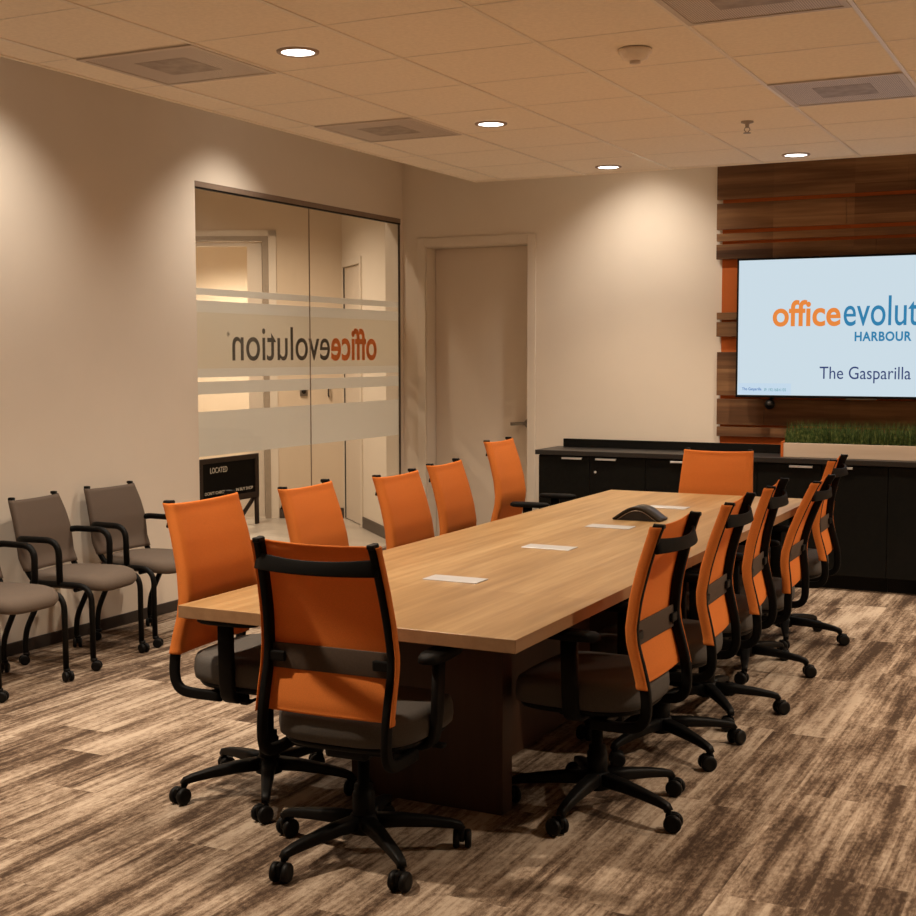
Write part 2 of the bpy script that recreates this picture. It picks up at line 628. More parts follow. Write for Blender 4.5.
add_box(bm, CX0 - e, CX0, CY0 - e, CY1 + e, ZC - 0.001, ZC + 0.12)
add_box(bm, CX1, CX1 + e, CY0 - e, CY1 + e, ZC - 0.001, ZC + 0.12)
add_box(bm, CX0, CX1, CY0 - e, CY0, ZC - 0.001, ZC + 0.12)
add_box(bm, CX0, CX1, CY1, CY1 + e, ZC - 0.001, ZC + 0.12)
obj('ceiling_edge', bm, 'ceiling_tile', ceil)

# air vents in the ceiling grid
def vent(i, j, label):
    x0, x1 = CG_X0 + CG_DX * i + HW, CG_X0 + CG_DX * (i + 1) - HW
    y0, y1 = CG_Y0 + CG_DY * j + HW, CG_Y0 + CG_DY * (j + 1) - HW
    cx, cy = (x0 + x1) / 2, (y0 + y1) / 2
    w, d = (x1 - x0) / 2, (y1 - y0) / 2
    t = thing('ceiling_vent', label, 'vent', (cx, cy, ZC), 0, 'square air vents in the ceiling')
    bm = bmesh.new()
    fr = 0.022
    for a in ((-w, w, -d, -d + fr), (-w, w, d - fr, d), (-w, -w + fr, -d + fr, d - fr), (w - fr, w, -d + fr, d - fr)):
        add_box(bm, *a, -0.004, 0.003)
    obj('frame', bm, 'vent_metal', t)
    box_obj('perforated_face', 'perforated_metal', -w + fr, w - fr, -d + fr, d - fr, -0.001, 0.003, t)
    bm = bmesh.new()
    add_box(bm, -0.13, 0.13, -0.13, 0.13, -0.0018, 0.002)
    obj('throat', bm, 'perforated_core', t)
vent(1, -1, 'dark square ceiling vent at upper left, the large one nearest the left wall')
vent(1, 2, 'square ceiling vent above the glass partition, farther back on the left')
vent(5, -1, 'square ceiling vent cut off by the top edge of the picture')
vent(5, 2, 'square ceiling vent in front of the screen, between two bright grid bars')

# recessed downlights
def downlight(x, y, z, label, group, energy=1.0, size=2.3, blend=0.9, r=0.078, col=None):
    t = thing('downlight', label, 'downlight', (x, y, z), 0, group)
    bm = bmesh.new()
    add_lathe(bm, [(r * 0.86, 0.0005), (r * 0.88, -0.004), (r * 1.0, -0.006), (r * 1.1, -0.003), (r * 1.12, 0.003)], 36, cap=False)
    obj('trim_ring', bm, 'trim_tan', t)
    bm = bmesh.new()
    add_lathe(bm, [(r * 0.87, 0.003), (r * 0.87, -0.001), (0.001, -0.0015)], 36)
    obj('lens', bm, 'lamp_lens', t)
    l = bpy.data.lights.new('downlight_lamp', 'SPOT')
    l.energy = energy
    l.color = col or LAMP_COL
    l.spot_size = size
    l.spot_blend = blend
    l.shadow_soft_size = 0.055
    lo = bpy.data.objects.new('downlight_lamp', l)
    COL.objects.link(lo)
    lo.location = (0, 0, -0.03)
    lo.parent = t
    return t
E_IN, E_OUT, E_WALL = 165.0, 260.0, 125.0
g_in = 'round downlights in the tiled ceiling'
labs = ['bright round downlight in front of the large left ceiling vent, nearest of the row',
        'bright round downlight right of the small left ceiling vent, middle of the row',
        'bright round downlight nearest the far left edge of the ceiling, above the white door wall',
        'bright round downlight directly above the dark wood screen wall']
for (x, y), lb in zip(LIGHTS_IN, labs):
    downlight(x, y, ZC, lb, g_in, E_IN * (0.62 if y > 8 else 1.0), 1.9 if y > 8 else 2.3)
for x, y in ((-3.03, 2.74), (0.65, 4.62), (0.65, 6.50), (0.65, 8.352)):
    downlight(x, y, ZC, 'bright round downlight in the ceiling outside the picture', 'round downlights outside the picture', E_OUT)
for x, y in ((-4.60, 4.90), (-4.60, 6.98), (-4.60, 2.90), (-3.12, 8.80)):
    downlight(x, y, ZTOP - 0.002, 'round downlight hidden above the hung ceiling, washing the wall',
              'round wall washing downlights above the hung ceiling', E_WALL, 1.78, 0.95, col=WASH_COL)

# smoke detector and sprinkler
t = thing('smoke_detector', 'pale smoke detector on the ceiling near the top center', 'smoke detector', (-1.794, 5.20, ZC))
bm = bmesh.new()
add_lathe(bm, [(0.068, 0.0), (0.068, -0.012), (0.060, -0.016), (0.050, -0.036), (0.030, -0.044), (0.001, -0.045)], 28)
obj('housing', bm, 'smoke_white', t)
bm = bmesh.new()
add_lathe(bm, [(0.022, -0.043), (0.022, -0.054), (0.001, -0.055)], 18)
obj('sensor_cap', bm, 'vent_metal', t)
t = thing('ceiling_sprinkler', 'small fire sprinkler hanging from the ceiling in front of the screen', 'sprinkler', (-1.81, 7.06, ZC))
bm = bmesh.new()
add_lathe(bm, [(0.033, 0.015), (0.033, -0.004), (0.012, -0.010), (0.009, -0.03)], 18)
obj('escutcheon', bm, 'sprinkler_metal', t)
bm = bmesh.new()
for s in (-1, 1):
    add_sweep(bm, [(s * 0.008, 0, -0.026), (s * 0.016, 0, -0.04), (s * 0.002, 0, -0.056)], circ(0.0025, 6))
add_lathe(bm, [(0.020, -0.056), (0.020, -0.059)], 14)
obj('deflector', bm, 'sprinkler_metal', t)

# ------------------------------------------------------------------ door in the far wall
d1 = thing('door_1', 'cream interior door with a lever handle in the far wall', 'door', (0, 0, 0))
struct(d1)
bm = bmesh.new()
CW = 0.062
add_box(bm, DX0 - CW, DX0 + 0.006, YF - 0.018, YF, 0, DZ + CW, 0.004)
add_box(bm, DX1 - 0.006, DX1 + CW, YF - 0.018, YF, 0, DZ + CW, 0.004)
add_box(bm, DX0 + 0.006, DX1 - 0.006, YF - 0.018, YF, DZ - 0.006, DZ + CW, 0.004)
add_box(bm, DX0, DX0 + 0.012, YF, YF + 0.22, 0, DZ)
add_box(bm, DX1 - 0.012, DX1, YF, YF + 0.22, 0, DZ)
add_box(bm, DX0, DX1, YF, YF + 0.22, DZ - 0.012, DZ)
obj('door_casing', bm, 'trim_paint', d1)
slab = box_obj('door_slab', 'door_paint', DX0 + 0.015, DX1 - 0.015, YF + 0.150, YF + 0.195, 0.008, DZ - 0.015, d1, 0.002)
bm = bmesh.new()
hx, hz, hy = DX1 - 0.066, 1.035, YF + 0.150
M = Matrix.Translation((hx, hy, hz)) @ Matrix.Rotation(PI / 2, 4, 'X')
add_lathe(bm, [(0.034, 0.0), (0.034, 0.008), (0.028, 0.014), (0.013, 0.016), (0.012, 0.05), (0.014, 0.055), (0.001, 0.056)], 20, M)
add_sweep(bm, fillet([(hx, hy - 0.047, hz), (hx - 0.05, hy - 0.05, hz), (hx - 0.130, hy - 0.044, hz - 0.004)], 0.03),
          rrect(0.017, 0.027, 0.007))
obj('lever_handle', bm, 'brushed_nickel', slab)

# ------------------------------------------------------------------ glass partition in the left wall
w1 = thing('window_1', 'large clear glass partition with frosted bands in the left wall', 'glass partition', (0, 0, 0))
struct(w1)
GX = XW - 0.012
bm = bmesh.new()
add_box(bm, GX - 0.03, XW + 0.003, GY0 + 0.001, GY1 - 0.001, GZ1 - 0.036, GZ1 - 0.001, 0.002)
add_box(bm, GX - 0.03, XW + 0.002, GY0 + 0.001, GY1 - 0.001, 0.001, 0.05, 0.002)
obj('header_channel', bm, 'channel_brown', w1)
bm = bmesh.new()
add_box(bm, GX - 0.010, GX + 0.0135, GY0 + 0.001, GY1 - 0.001, GZ1 - 0.046, GZ1 - 0.036)
obj('gasket', bm, 'black_plastic', w1)
bm = bmesh.new()
add_box(bm, GX - 0.008, GX + 0.008, GY1 - 0.006, GY1 - 0.0005, 0.05, GZ1 - 0.042)
obj('end_channel', bm, 'dark_bronze', w1)
GM = 8.028
for a, b in ((GY0 + 0.002, GM - 0.002), (GM + 0.002, GY1 - 0.008)):
    box_obj('glass_pane', 'clear_glass', GX - 0.005, GX + 0.005, a, b, 0.045, GZ1 - 0.038, w1)
box_obj('pane_joint', 'channel_brown', GX - 0.004, GX + 0.004, GM - 0.0018, GM + 0.0018, 0.045, GZ1 - 0.038, w1)
FX = GX - 0.007
def film(mat, z0, z1, name='frosted_band'):
    return box_obj(name, mat, FX - 0.0008, FX, GY0 + 0.004, GY1 - 0.010, z0, z1, w1)
film('frost_film', 1.952, 1.995)
film('frost_film', 1.845, 1.918)
film('frost_field', 1.488, 1.845, 'frosted_field')
film('frost_film', 1.432, 1.488)
film('frost_film', 1.325, 1.405)
film('frost_film', 0.930, 1.215)
# lettering stuck on the corridor side: reads mirrored from the room
FRW = frame_from((FX + 0.0022, 0, 0), (0, 1, 0), (0, 0, 1))
text_obj('evolution_lettering', 'evolution', 'letter_dark', (7.105, 8.300, 1.535, 1.768), w1, 0.004, 0.001, True, FRW)
text_obj('office_lettering', 'office', 'letter_orange', (8.317, 8.985, 1.530, 1.774), w1, 0.022, 0.001, True, FRW)
text_obj('registered_mark', '\u00ae', 'letter_dark', (7.048, 7.076, 1.695, 1.725), w1, 0.0, 0.001, True, FRW)

# ------------------------------------------------------------------ corridor beyond the glass
P0 = Vector((-6.67, 10.89, 0))
DL = Vector((-0.894, -0.447, 0))          # along the corridor's end wall, to the left
def M_end():
    # local x = distance left from P0, local y = away from the viewer, z up
    u = DL.normalized()
    n = Vector((-0.447, 0.894, 0)).normalized()
    return Matrix(((u.x, n.x, 0, P0.x), (u.y, n.y, 0, P0.y), (0, 0, 1, 0), (0, 0, 0, 1)))
ME_ = M_end()
struct(box_obj('floor_corridor', 'corridor_laminate', -12.0, XW - 0.0, 3.0, 13.5, -0.06, -0.001))
struct(box_obj('ceiling_corridor', 'corridor_paint', -12.0, WX0, 3.0, 13.5, CORR_Z, CORR_Z + 0.06))
OP0, OP1, OPZ = 0.70, 1.70, 2.70
bm = bmesh.new()
add_box(bm, -0.05, OP0, 0, 0.12, 0, CORR_Z, mtx=ME_)
add_box(bm, OP0, OP1, 0, 0.12, OPZ, CORR_Z, mtx=ME_)
add_box(bm, OP1, 3.2, 0, 0.12, 0, CORR_Z, mtx=ME_)
struct(obj('wall_corridor_end', bm, 'corridor_paint'))
bm = bmesh.new()
add_box(bm, 0.0, OP0 - 0.08, -0.012, 0, 0, 0.10, mtx=ME_)
add_box(bm, OP1 + 0.08, 3.2, -0.012, 0, 0, 0.10, mtx=ME_)
struct(obj('baseboard_corridor_end', bm, 'dark_bronze'))
# glazed door with its metal frame
d2 = thing('door_2', 'glazed door in a metal frame at the end of the corridor', 'door')
struct(d2)
bm = bmesh.new()
add_box(bm, OP0 - 0.075, OP0, -0.012, 0.01, 0, OPZ + 0.055, mtx=ME_)
add_box(bm, OP0 - 0.075, OP1 + 0.075, -0.012, 0.01, OPZ, OPZ + 0.055, mtx=ME_)
obj('door_casing', bm, 'trim_paint', d2)
bm = bmesh.new()
add_box(bm, OP0, OP0 + 0.055, -0.02, 0.10, 0, OPZ, mtx=ME_)
add_box(bm, OP1 - 0.055, OP1, -0.02, 0.10, 0, OPZ, mtx=ME_)
add_box(bm, OP0 + 0.055, OP1 - 0.055, -0.02, 0.10, OPZ - 0.045, OPZ, mtx=ME_)
obj('metal_frame', bm, 'frame_taupe', d2)
bm = bmesh.new()
s0, s1, zt = OP0 + 0.066, OP1 - 0.06, OPZ - 0.055
add_box(bm, s0, s0 + 0.14, 0.02, 0.06, 0.01, zt, mtx=ME_)
add_box(bm, s1 - 0.14, s1, 0.02, 0.06, 0.01, zt, mtx=ME_)
add_box(bm, s0 + 0.14, s1 - 0.14, 0.02, 0.06, zt - 0.04, zt, mtx=ME_)
add_box(bm, s0 + 0.14, s1 - 0.14, 0.02, 0.06, 0.01, 0.25, mtx=ME_)
leaf = obj('door_leaf', bm, 'door_paint', d2)
box_obj('glass_pane', 'clear_glass', s0 + 0.14, s1 - 0.14, 0.037, 0.043, 0.25, zt - 0.04, leaf, mtx=ME_)
bm = bmesh.new()
add_sweep(bm, [ME_ @ Vector((s0 + 0.05, 0.02, 1.05)), ME_ @ Vector((s0 + 0.05, -0.035, 1.05)), ME_ @ Vector((s0 + 0.13, -0.035, 1.05))], circ(0.011, 8))
obj('lever_handle', bm, 'black_plastic', leaf)
# lit room behind that door
bm = bmesh.new()
add_box(bm, -0.4, 3.2, 2.2, 2.3, 0, CORR_Z, mtx=ME_)
add_box(bm, 3.1, 3.2, 0.12, 2.2, 0, CORR_Z, mtx=ME_)
add_box(bm, -0.4, -0.3, 0.12, 2.2, 0, CORR_Z, mtx=ME_)
struct(obj('wall_room_beyond', bm, 'wall_paint'))
bm = bmesh.new()
add_box(bm, -0.3, 3.1, 0.12, 2.2, 2.86, 2.92, mtx=ME_)
struct(obj('ceiling_room_beyond', bm, 'ceiling_tile'))
# wall control and pull on the end wall
t = thing('wall_control', 'small square wall plate with a black dial at the corridor end', 'wall switch')
box_obj('plate', 'brushed_nickel', 0.34, 0.41, -0.014, -0.001, 1.18, 1.25, t, mtx=ME_)
bm = bmesh.new()
add_lathe(bm, [(0.022, 0.0), (0.022, 0.016), (0.001, 0.018)], 18, ME_ @ Matrix.Translation((0.372, -0.014, 1.222)) @ Matrix.Rotation(PI / 2, 4, 'X'))
obj('dial', bm, 'black_plastic', t)
bm = bmesh.new()
add_sweep(bm, [ME_ @ Vector((0.135, -0.001, 1.275)), ME_ @ Vector((0.135, -0.035, 1.265)), ME_ @ Vector((0.135, -0.035, 1.185)), ME_ @ Vector((0.135, -0.001, 1.175))], rrect(0.016, 0.014, 0.004))
tag(obj('pull_handle', bm, 'dark_bronze'), 'small dark pull handle on the corridor end wall, right of the square wall plate', 'handle')
# diagonal wall on the right of the corridor with a door
P1 = Vector((-5.316, 9.54, 0))
du = (P1 - P0)
DLEN = du.length
du.normalize()
dn = Vector((-du.y, du.x, 0))            # away from the viewer
if dn.y < 0:
    dn = -dn
MD = Matrix(((du.x, dn.x, 0, P0.x), (du.y, dn.y, 0, P0.y), (0, 0, 1, 0), (0, 0, 0, 1)))
DO0, DO1, DOZ = 0.035, 0.70, 2.40
bm = bmesh.new()
add_box(bm, -0.05, DO0, 0, 0.12, 0, CORR_Z, mtx=MD)
add_box(bm, DO0, DO1, 0, 0.12, DOZ, CORR_Z, mtx=MD)
add_box(bm, DO1, DLEN + 0.05, 0, 0.12, 0, CORR_Z, mtx=MD)
struct(obj('wall_corridor_right', bm, 'wall_paint'))
d3 = thing('door_3', 'flush cream door in the angled corridor wall', 'door')
struct(d3)
box_obj('door_slab', 'door_paint', DO0 + 0.015, DO1 - 0.004, 0.012, 0.055, 0.01, DOZ - 0.006, d3, mtx=MD)
bm = bmesh.new()
add_box(bm, DO1, DO1 + 0.06, -0.014, 0, 0, DOZ + 0.06, mtx=MD)
add_box(bm, DO0, DO1, -0.014, 0, DOZ, DOZ + 0.06, mtx=MD)
obj('door_casing', bm, 'trim_paint', d3)
box_obj('hinge_gap_shade', 'black_plastic', DO0 + 0.001, DO0 + 0.014, 0.004, 0.03, 0.01, DOZ - 0.002, d3, mtx=MD)  # black strip put in for the shade in the door's hinge gap
bm = bmesh.new()
add_box(bm, DO1 + 0.06, DLEN, -0.012, 0, 0, 0.10, mtx=MD)
struct(obj('baseboard_corridor_right', bm, 'dark_bronze'))
struct(box_obj('wall_corridor_left', 'wall_paint', -10.2, -10.1, 3.0, 13.5, 0, CORR_Z))
struct(box_obj('wall_corridor_near', 'wall_paint', -10.1, WX0, 3.0, 3.1, 0, CORR_Z))

def corridor_lamp(x, y, z, e):
    downlight(x, y, z, 'round downlight in the corridor ceiling, hidden from view', 'round downlights in the corridor', e, 2.4, 0.8)
corridor_lamp(-5.72, 8.40, CORR_Z - 0.002, 40)
corridor_lamp(-7.0, 9.2, CORR_Z - 0.002, 230)
corridor_lamp(-7.3, 7.0, CORR_Z - 0.002, 200)
pl = ME_ @ Vector((1.3, 1.2, 2.858))
downlight(pl.x, pl.y, pl.z, 'round downlight in the lit room behind the glazed door', 'round downlights in the corridor', 260, 2.7, 0.8)

# chalkboard sign on the corridor floor
SA, SB = Vector((-7.53, 8.93, 0)), Vector((-7.13, 9.94, 0))
SX, SY0, SY1 = -7.18, 9.30, 10.20
t = thing('chalkboard_sign', 'low black chalkboard sign with white writing on the corridor floor', 'sign', (SX, (SY0 + SY1) / 2, 0))
hw = (SY1 - SY0) / 2
box_obj('board', 'chalkboard', -0.012, 0.0, -hw + 0.05, hw - 0.05, 0.30, 0.62, t)
bm = bmesh.new()
add_box(bm, -0.018, 0.010, -hw, -hw + 0.055, 0.25, 0.66, 0.003)
add_box(bm, -0.018, 0.010, hw - 0.055, hw, 0.25, 0.66, 0.003)
add_box(bm, -0.018, 0.010, -hw + 0.055, hw - 0.055, 0.615, 0.66, 0.003)
add_box(bm, -0.018, 0.010, -hw + 0.055, hw - 0.055, 0.25, 0.305, 0.003)
obj('frame', bm, 'sign_wood', t)
for s in (-1, 1):
    for xa, xb in ((0.0, 0.0), (-0.02, -0.22)):
        bm = bmesh.new()
        add_sweep(bm, [(xb, s * (hw - 0.028), 0.0), (xa - 0.004, s * (hw - 0.028), 0.26)], rrect(0.05, 0.022, 0.003, 1), side=(0, 1, 0))
        obj('leg', bm, 'sign_wood', t)
FS = frame_from((0.0005, 0, 0), (0, 1, 0), (0, 0, 1))
text_obj('chalk_writing', 'LOCATED', 'chalk', (-0.28, -0.03, 0.525, 0.575), t, 0.0, 0.001, False, FS)
text_obj('chalk_writing', "DON'T CHECK", 'chalk', (-0.36, -0.06, 0.335, 0.362), t, 0.0, 0.001, False, FS)
text_obj('chalk_writing', 'IN BUY SHOP', 'chalk', (0.10, 0.36, 0.335, 0.362), t, 0.0, 0.001, False, FS)

# ------------------------------------------------------------------ wood slat wall, screen, credenza
t = thing('wood_slat_wall', 'dark reclaimed wood plank wall with orange strips between the boards, behind the screen', 'wall panel', (0, YF, 0))
WXR = 1.2
box_obj('orange_backing', 'orange_paint', -2.566, WXR, -0.014, 0.0, 0.88, ZTOP - 0.01, t)
planks = [(2.667, ZTOP - 0.02, -2.603, 0), (2.456, 2.639, -2.602, 0), (2.375, 2.428, -2.602, 0), (2.248, 2.352, -2.602, 0),
          (1.819, 1.871, -2.594, 0), (1.700, 1.804, -2.594, 0), (1.280, 1.590, -2.588, 0), (1.072, 1.256, -2.584, 0),
          (0.988, 1.056, -2.584, 0)]
for i, (z0, z1, x0, dp) in enumerate(planks):
    bm = bmesh.new()
    # boards butt end to end along the row
    x = x0
    k = 0
    while x < WXR - 0.05:
        ln = [0.42, 0.95, 1.35, 0.8, 1.1][(i * 2 + k) % 5] if k else [1.3, 0.9, 1.6, 1.1, 0.75, 0.85, 0.16, 0.34, 1.0][i]
        x2 = min(x + ln, WXR)
        dd = 0.004 * ((i + k) % 2)
        add_box(bm, x, x2 - 0.0008, -0.040 - dd, -0.014, z0, z1, 0.0012, 1)
        x = x2
        k += 1
    obj('plank', bm, 'barn_wood', t)

# television
TY = YF - 0.16
TX0, TX1, TZ0, TZ1 = -2.418, -0.700, 1.273, 2.238
tv = thing('television', 'large flat screen showing a pale blue title slide on the wood wall', 'television', (0, TY, 0))
bm = bmesh.new()
add_box(bm, TX0, TX1, 0.002, 0.035, TZ0, TZ1, 0.004)
add_box(bm, TX0 + 0.25, TX1 - 0.25, 0.03, 0.08, TZ0 + 0.15, TZ1 - 0.2, 0.01)
add_box(bm, TX0 + 0.55, TX1 - 0.55, 0.075, 0.112, TZ0 + 0.3, TZ1 - 0.3)
obj('housing', bm, 'black_plastic', tv)
bm = bmesh.new()
b = 0.013
add_box(bm, TX0, TX0 + b, -0.004, 0.004, TZ0, TZ1, 0.0015, 1)
add_box(bm, TX1 - b, TX1, -0.004, 0.004, TZ0, TZ1, 0.0015, 1)
add_box(bm, TX0 + b, TX1 - b, -0.004, 0.004, TZ1 - b, TZ1, 0.0015, 1)
add_box(bm, TX0 + b, TX1 - b, -0.004, 0.004, TZ0, TZ0 + b + 0.004, 0.0015, 1)
obj('bezel', bm, 'black_plastic', tv)
scr = box_obj('screen', 'screen_white', TX0 + b, TX1 - b, -0.001, 0.002, TZ0 + b + 0.004, TZ1 - b, tv)
FT = frame_from((0, -0.0022, 0), (1, 0, 0), (0, 0, 1))
# u runs along +x and v up, so the letters face the room
text_obj('office_lettering', 'office', 'screen_orange', (-2.165, -1.705, 1.763, 1.945), scr, 0.022, 0.0008, False, FT)
text_obj('evolution_lettering', 'evolution', 'screen_teal', (-1.685, -0.965, 1.763, 1.964), scr, 0.004, 0.0008, False, FT)
text_obj('town_lettering', 'HARBOUR', 'screen_teal', (-1.610, -1.243, 1.660, 1.725), scr, 0.03, 0.0008, False, FT, 1.1)
text_obj('title_lettering', 'The Gasparilla', 'screen_navy', (-1.838, -1.242, 1.378, 1.490), scr, 0.0, 0.0008, False, FT)
box_obj('caption_box', 'screen_label', -2.397, -2.03, -0.0016, -0.001, TZ0 + b + 0.006, 1.372, scr)
FT2 = frame_from((0, -0.0024, 0), (1, 0, 0), (0, 0, 1))
text_obj('caption_lettering', 'The Gasparilla', 'screen_blue', (-2.372, -2.235, 1.316, 1.342), scr, 0.01, 0.0004, False, FT2)
text_obj('caption_lettering', 'IP: 192.168.4.105', 'screen_green', (-2.215, -2.065, 1.318, 1.338), scr, 0.0, 0.0004, False, FT2)
bm = bmesh.new()
add_box(bm, -1.66, -1.46, -0.003, 0.02, TZ0 - 0.008, TZ0 + 0.002, 0.002)
obj('sensor_strip', bm, 'brushed_nickel', tv)

# round camera under the screen
t = thing('webcam', 'black ball camera hanging just below the left of the screen', 'camera', (-2.183, YF - 0.13, 1.225))
bm = bmesh.new()
add_lathe(bm, [(0.001, -0.036)] + [(0.036 * math.cos(a), 0.036 * math.sin(a)) for a in [(-1.3 + 2.6 * i / 10) for i in range(11)]] + [(0.001, 0.036)], 20)
obj('housing', bm, 'black_plastic', t)
bm = bmesh.new()
add_lathe(bm, [(0.014, 0.028), (0.014, 0.038), (0.006, 0.040), (0.001, 0.0395)], 16,
          Matrix.Rotation(math.radians(80), 4, 'X') @ Matrix.Rotation(0.1, 4, 'Y'))
obj('lens', bm, 'phone_plastic', t)
bm = bmesh.new()
add_sweep(bm, [(0, 0.02, 0.02), (0, 0.05, 0.04), (0, 0.095, 0.045)], rrect(0.02, 0.012, 0.004))
obj('bracket', bm, 'black_plastic', t)

# credenza: units, worktop, splash
CZ, CYF, CXL = 0.878, 8.94, -3.825
UN = [(-3.805, -3.406, -2.984), (-2.984, -2.587, -2.190), (-2.190, -1.760, -1.330), (-1.330, -0.930, -0.530)]
ulab = ['black credenza cabinet at the far left end beside the cream door, with a small lock',
        'black credenza cabinet directly behind the orange chair at the head of the table',
        'black credenza cabinet behind the far right chairs, below the left of the grass planter',
        'black credenza cabinet cut off by the right edge of the picture']
for (xa, xm, xb), lb in zip(UN, ulab):
    t = thing('credenza_cabinet', lb, 'cabinet', ((xa + xb) / 2, CYF, 0), 0, 'black credenza cabinets')
    cx = (xa + xb) / 2
    a, m_, b_ = xa - cx, xm - cx, xb - cx
    box_obj('body', 'credenza_black', a + 0.001, b_ - 0.001, 0.03, YF - CYF - 0.001, 0.10, CZ - 0.036, t)
    box_obj('toe_kick', 'black_plastic', a + 0.001, b_ - 0.001, 0.09, YF - CYF - 0.01, 0.0, 0.10, t)
    for side, (p, q) in (('l', (a, m_)), ('r', (m_, b_))):
        dr = box_obj('door', 'credenza_black', p + 0.002, q - 0.002, 0.010, 0.029, 0.104, CZ - 0.040, t, 0.001)
        bm = bmesh.new()
        if side == 'l':
            h0, h1 = q - 0.21, q - 0.055
        else:
            h0, h1 = p + 0.05, p + 0.205
        add_box(bm, h0, h1, -0.012, 0.010, 0.826, 0.8295, 0.001, 1)
        add_box(bm, h0, h1, -0.012, -0.009, 0.816, 0.8295, 0.001, 1)
        obj('handle', bm, 'chrome', dr)
        if side == 'r' and xa < -3.7:
            bm = bmesh.new()
            add_lathe(bm, [(0.009, 0.0), (0.009, 0.006), (0.001, 0.007)], 14,
                      Matrix.Translation((p + 0.045, 0.010, 0.728)) @ Matrix.Rotation(PI / 2, 4, 'X'))
            obj('lock', bm, 'chrome', dr)
t = thing('credenza_worktop', 'long black worktop across the credenza cabinets below the screen', 'worktop', (0, CYF, CZ))
box_obj('top', 'credenza_top', CXL, -0.52, -0.012, YF - CYF - 0.001, -0.034, 0.0, t, 0.002)
box_obj('backsplash', 'credenza_black', -3.755, -2.052, YF - CYF - 0.075, YF - CYF - 0.048, 0.0005, 0.062, t, 0.002)
# planter with grass
px0, px1, py0, py1, pz1 = -2.030, -0.600, 9.02, 9.245, 0.974
t = thing('grass_planter', 'long whitewashed wood planter box of green grass below the screen', 'planter', (0, 0, CZ + 0.001))
bm = bmesh.new()
hh = pz1 - CZ - 0.001
add_box(bm, px0, px1, py0, py0 + 0.018, 0, hh, 0.001, 1)
add_box(bm, px0, px1, py1 - 0.018, py1, 0, hh, 0.001, 1)
add_box(bm, px1 - 0.018, px1, py0 + 0.018, py1 - 0.018, 0, hh, 0.001, 1)
add_box(bm, px0, px1 - 0.018, py0 + 0.018, py1 - 0.018, 0, 0.03)
obj('box', bm, 'planter_wood', t)
box_obj('end_panel', 'orange_paint', px0 - 0.018, px0 - 0.0005, py0 - 0.002, py1, 0, hh + 0.008, t)
box_obj('soil', 'soil_dark', px0 + 0.001, px1 - 0.019, py0 + 0.019, py1 - 0.019, 0.03, hh - 0.012, t)
bm = bmesh.new()
rg = random.Random(3)
for i in range(5200):
    x = rg.uniform(px0 + 0.004, px1 - 0.022)
    y = rg.uniform(py0 + 0.02, py1 - 0.022)
    h = (rg.uniform(0.09, 0.170) + (0.045 * rg.random() if rg.random() < 0.5 else 0.0)) * (1.0 - 0.12 * abs(y - (py0 + py1) / 2) / 0.11)
    a = rg.uniform(0, 2 * PI)
    ln = rg.uniform(0.0, 0.030)
    w = rg.uniform(0.0012, 0.0022)
    dx, dy = math.cos(a), math.sin(a)
    wx, wy = -dy * w, dx * w
    z0 = hh - 0.02
    p = [(x + dx * ln * k * k, y + dy * ln * k * k, z0 + h * k) for k in (0.0, 0.55, 1.0)]
    v = [bm.verts.new((p[0][0] - wx, p[0][1] - wy, p[0][2])), bm.verts.new((p[0][0] + wx, p[0][1] + wy, p[0][2])),
         bm.verts.new((p[1][0] + wx * 0.8, p[1][1] + wy * 0.8, p[1][2])), bm.verts.new((p[1][0] - wx * 0.8, p[1][1] - wy * 0.8, p[1][2])),
         bm.verts.new(p[2])]
    bm.faces.new((v[0], v[1], v[2], v[3]))
    bm.faces.new((v[3], v[2], v[4]))
g = obj('grass', bm, 'grass_blade', t, fixnormals=False)
g['kind'] = 'stuff'

# ------------------------------------------------------------------ conference table
TT = 0.74
tx0, tx1, ty0, ty1 = -2.795, -1.559, 3.499, 7.716
tcx, tcy = (tx0 + tx1) / 2, (ty0 + ty1) / 2
t = thing('conference_table', 'long light oak conference table in the middle of the room', 'table', (tcx, tcy, 0))
w2, l2 = (tx1 - tx0) / 2, (ty1 - ty0) / 2
bm = bmesh.new()
add_box(bm, -w2, w2, -l2, l2, TT - 0.042, TT, 0.0018, 2)
top = obj('tabletop', bm, ['table_oak', 'table_edge'], t)
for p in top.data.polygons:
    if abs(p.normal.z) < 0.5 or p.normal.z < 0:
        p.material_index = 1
top.data.polygons.foreach_set('use_smooth', [False] * len(top.data.polygons))
for (a, b_, hwid) in ((4.024, 4.105, 0.30), (5.50, 5.58, 0.235), (7.08, 7.16, 0.235)):
    box_obj('base_panel', 'table_base_wood', -hwid + (0.036 if hwid > 0.29 else 0.0), hwid + (0.036 if hwid > 0.29 else 0.0), a - tcy, b_ - tcy, 0.0, TT - 0.043, t, 0.002)
box_obj('center_panel', 'table_base_wood', -0.09, 0.09, 4.106 - tcy, 5.499 - tcy, 0.0, TT - 0.043, t)
box_obj('center_panel', 'table_base_wood', -0.09, 0.09, 5.581 - tcy, 7.079 - tcy, 0.0, TT - 0.043, t)
for yc in (4.36, 5.268, 6.035, 6.945):
    bm = bmesh.new()
    add_box(bm, -2.299 - tcx, -2.076 - tcx, yc - 0.053 - tcy, yc + 0.053 - tcy, TT + 0.0002, TT + 0.0035, 0.0012, 1)
    lid = obj('power_lid', bm, 'steel_cover', t)

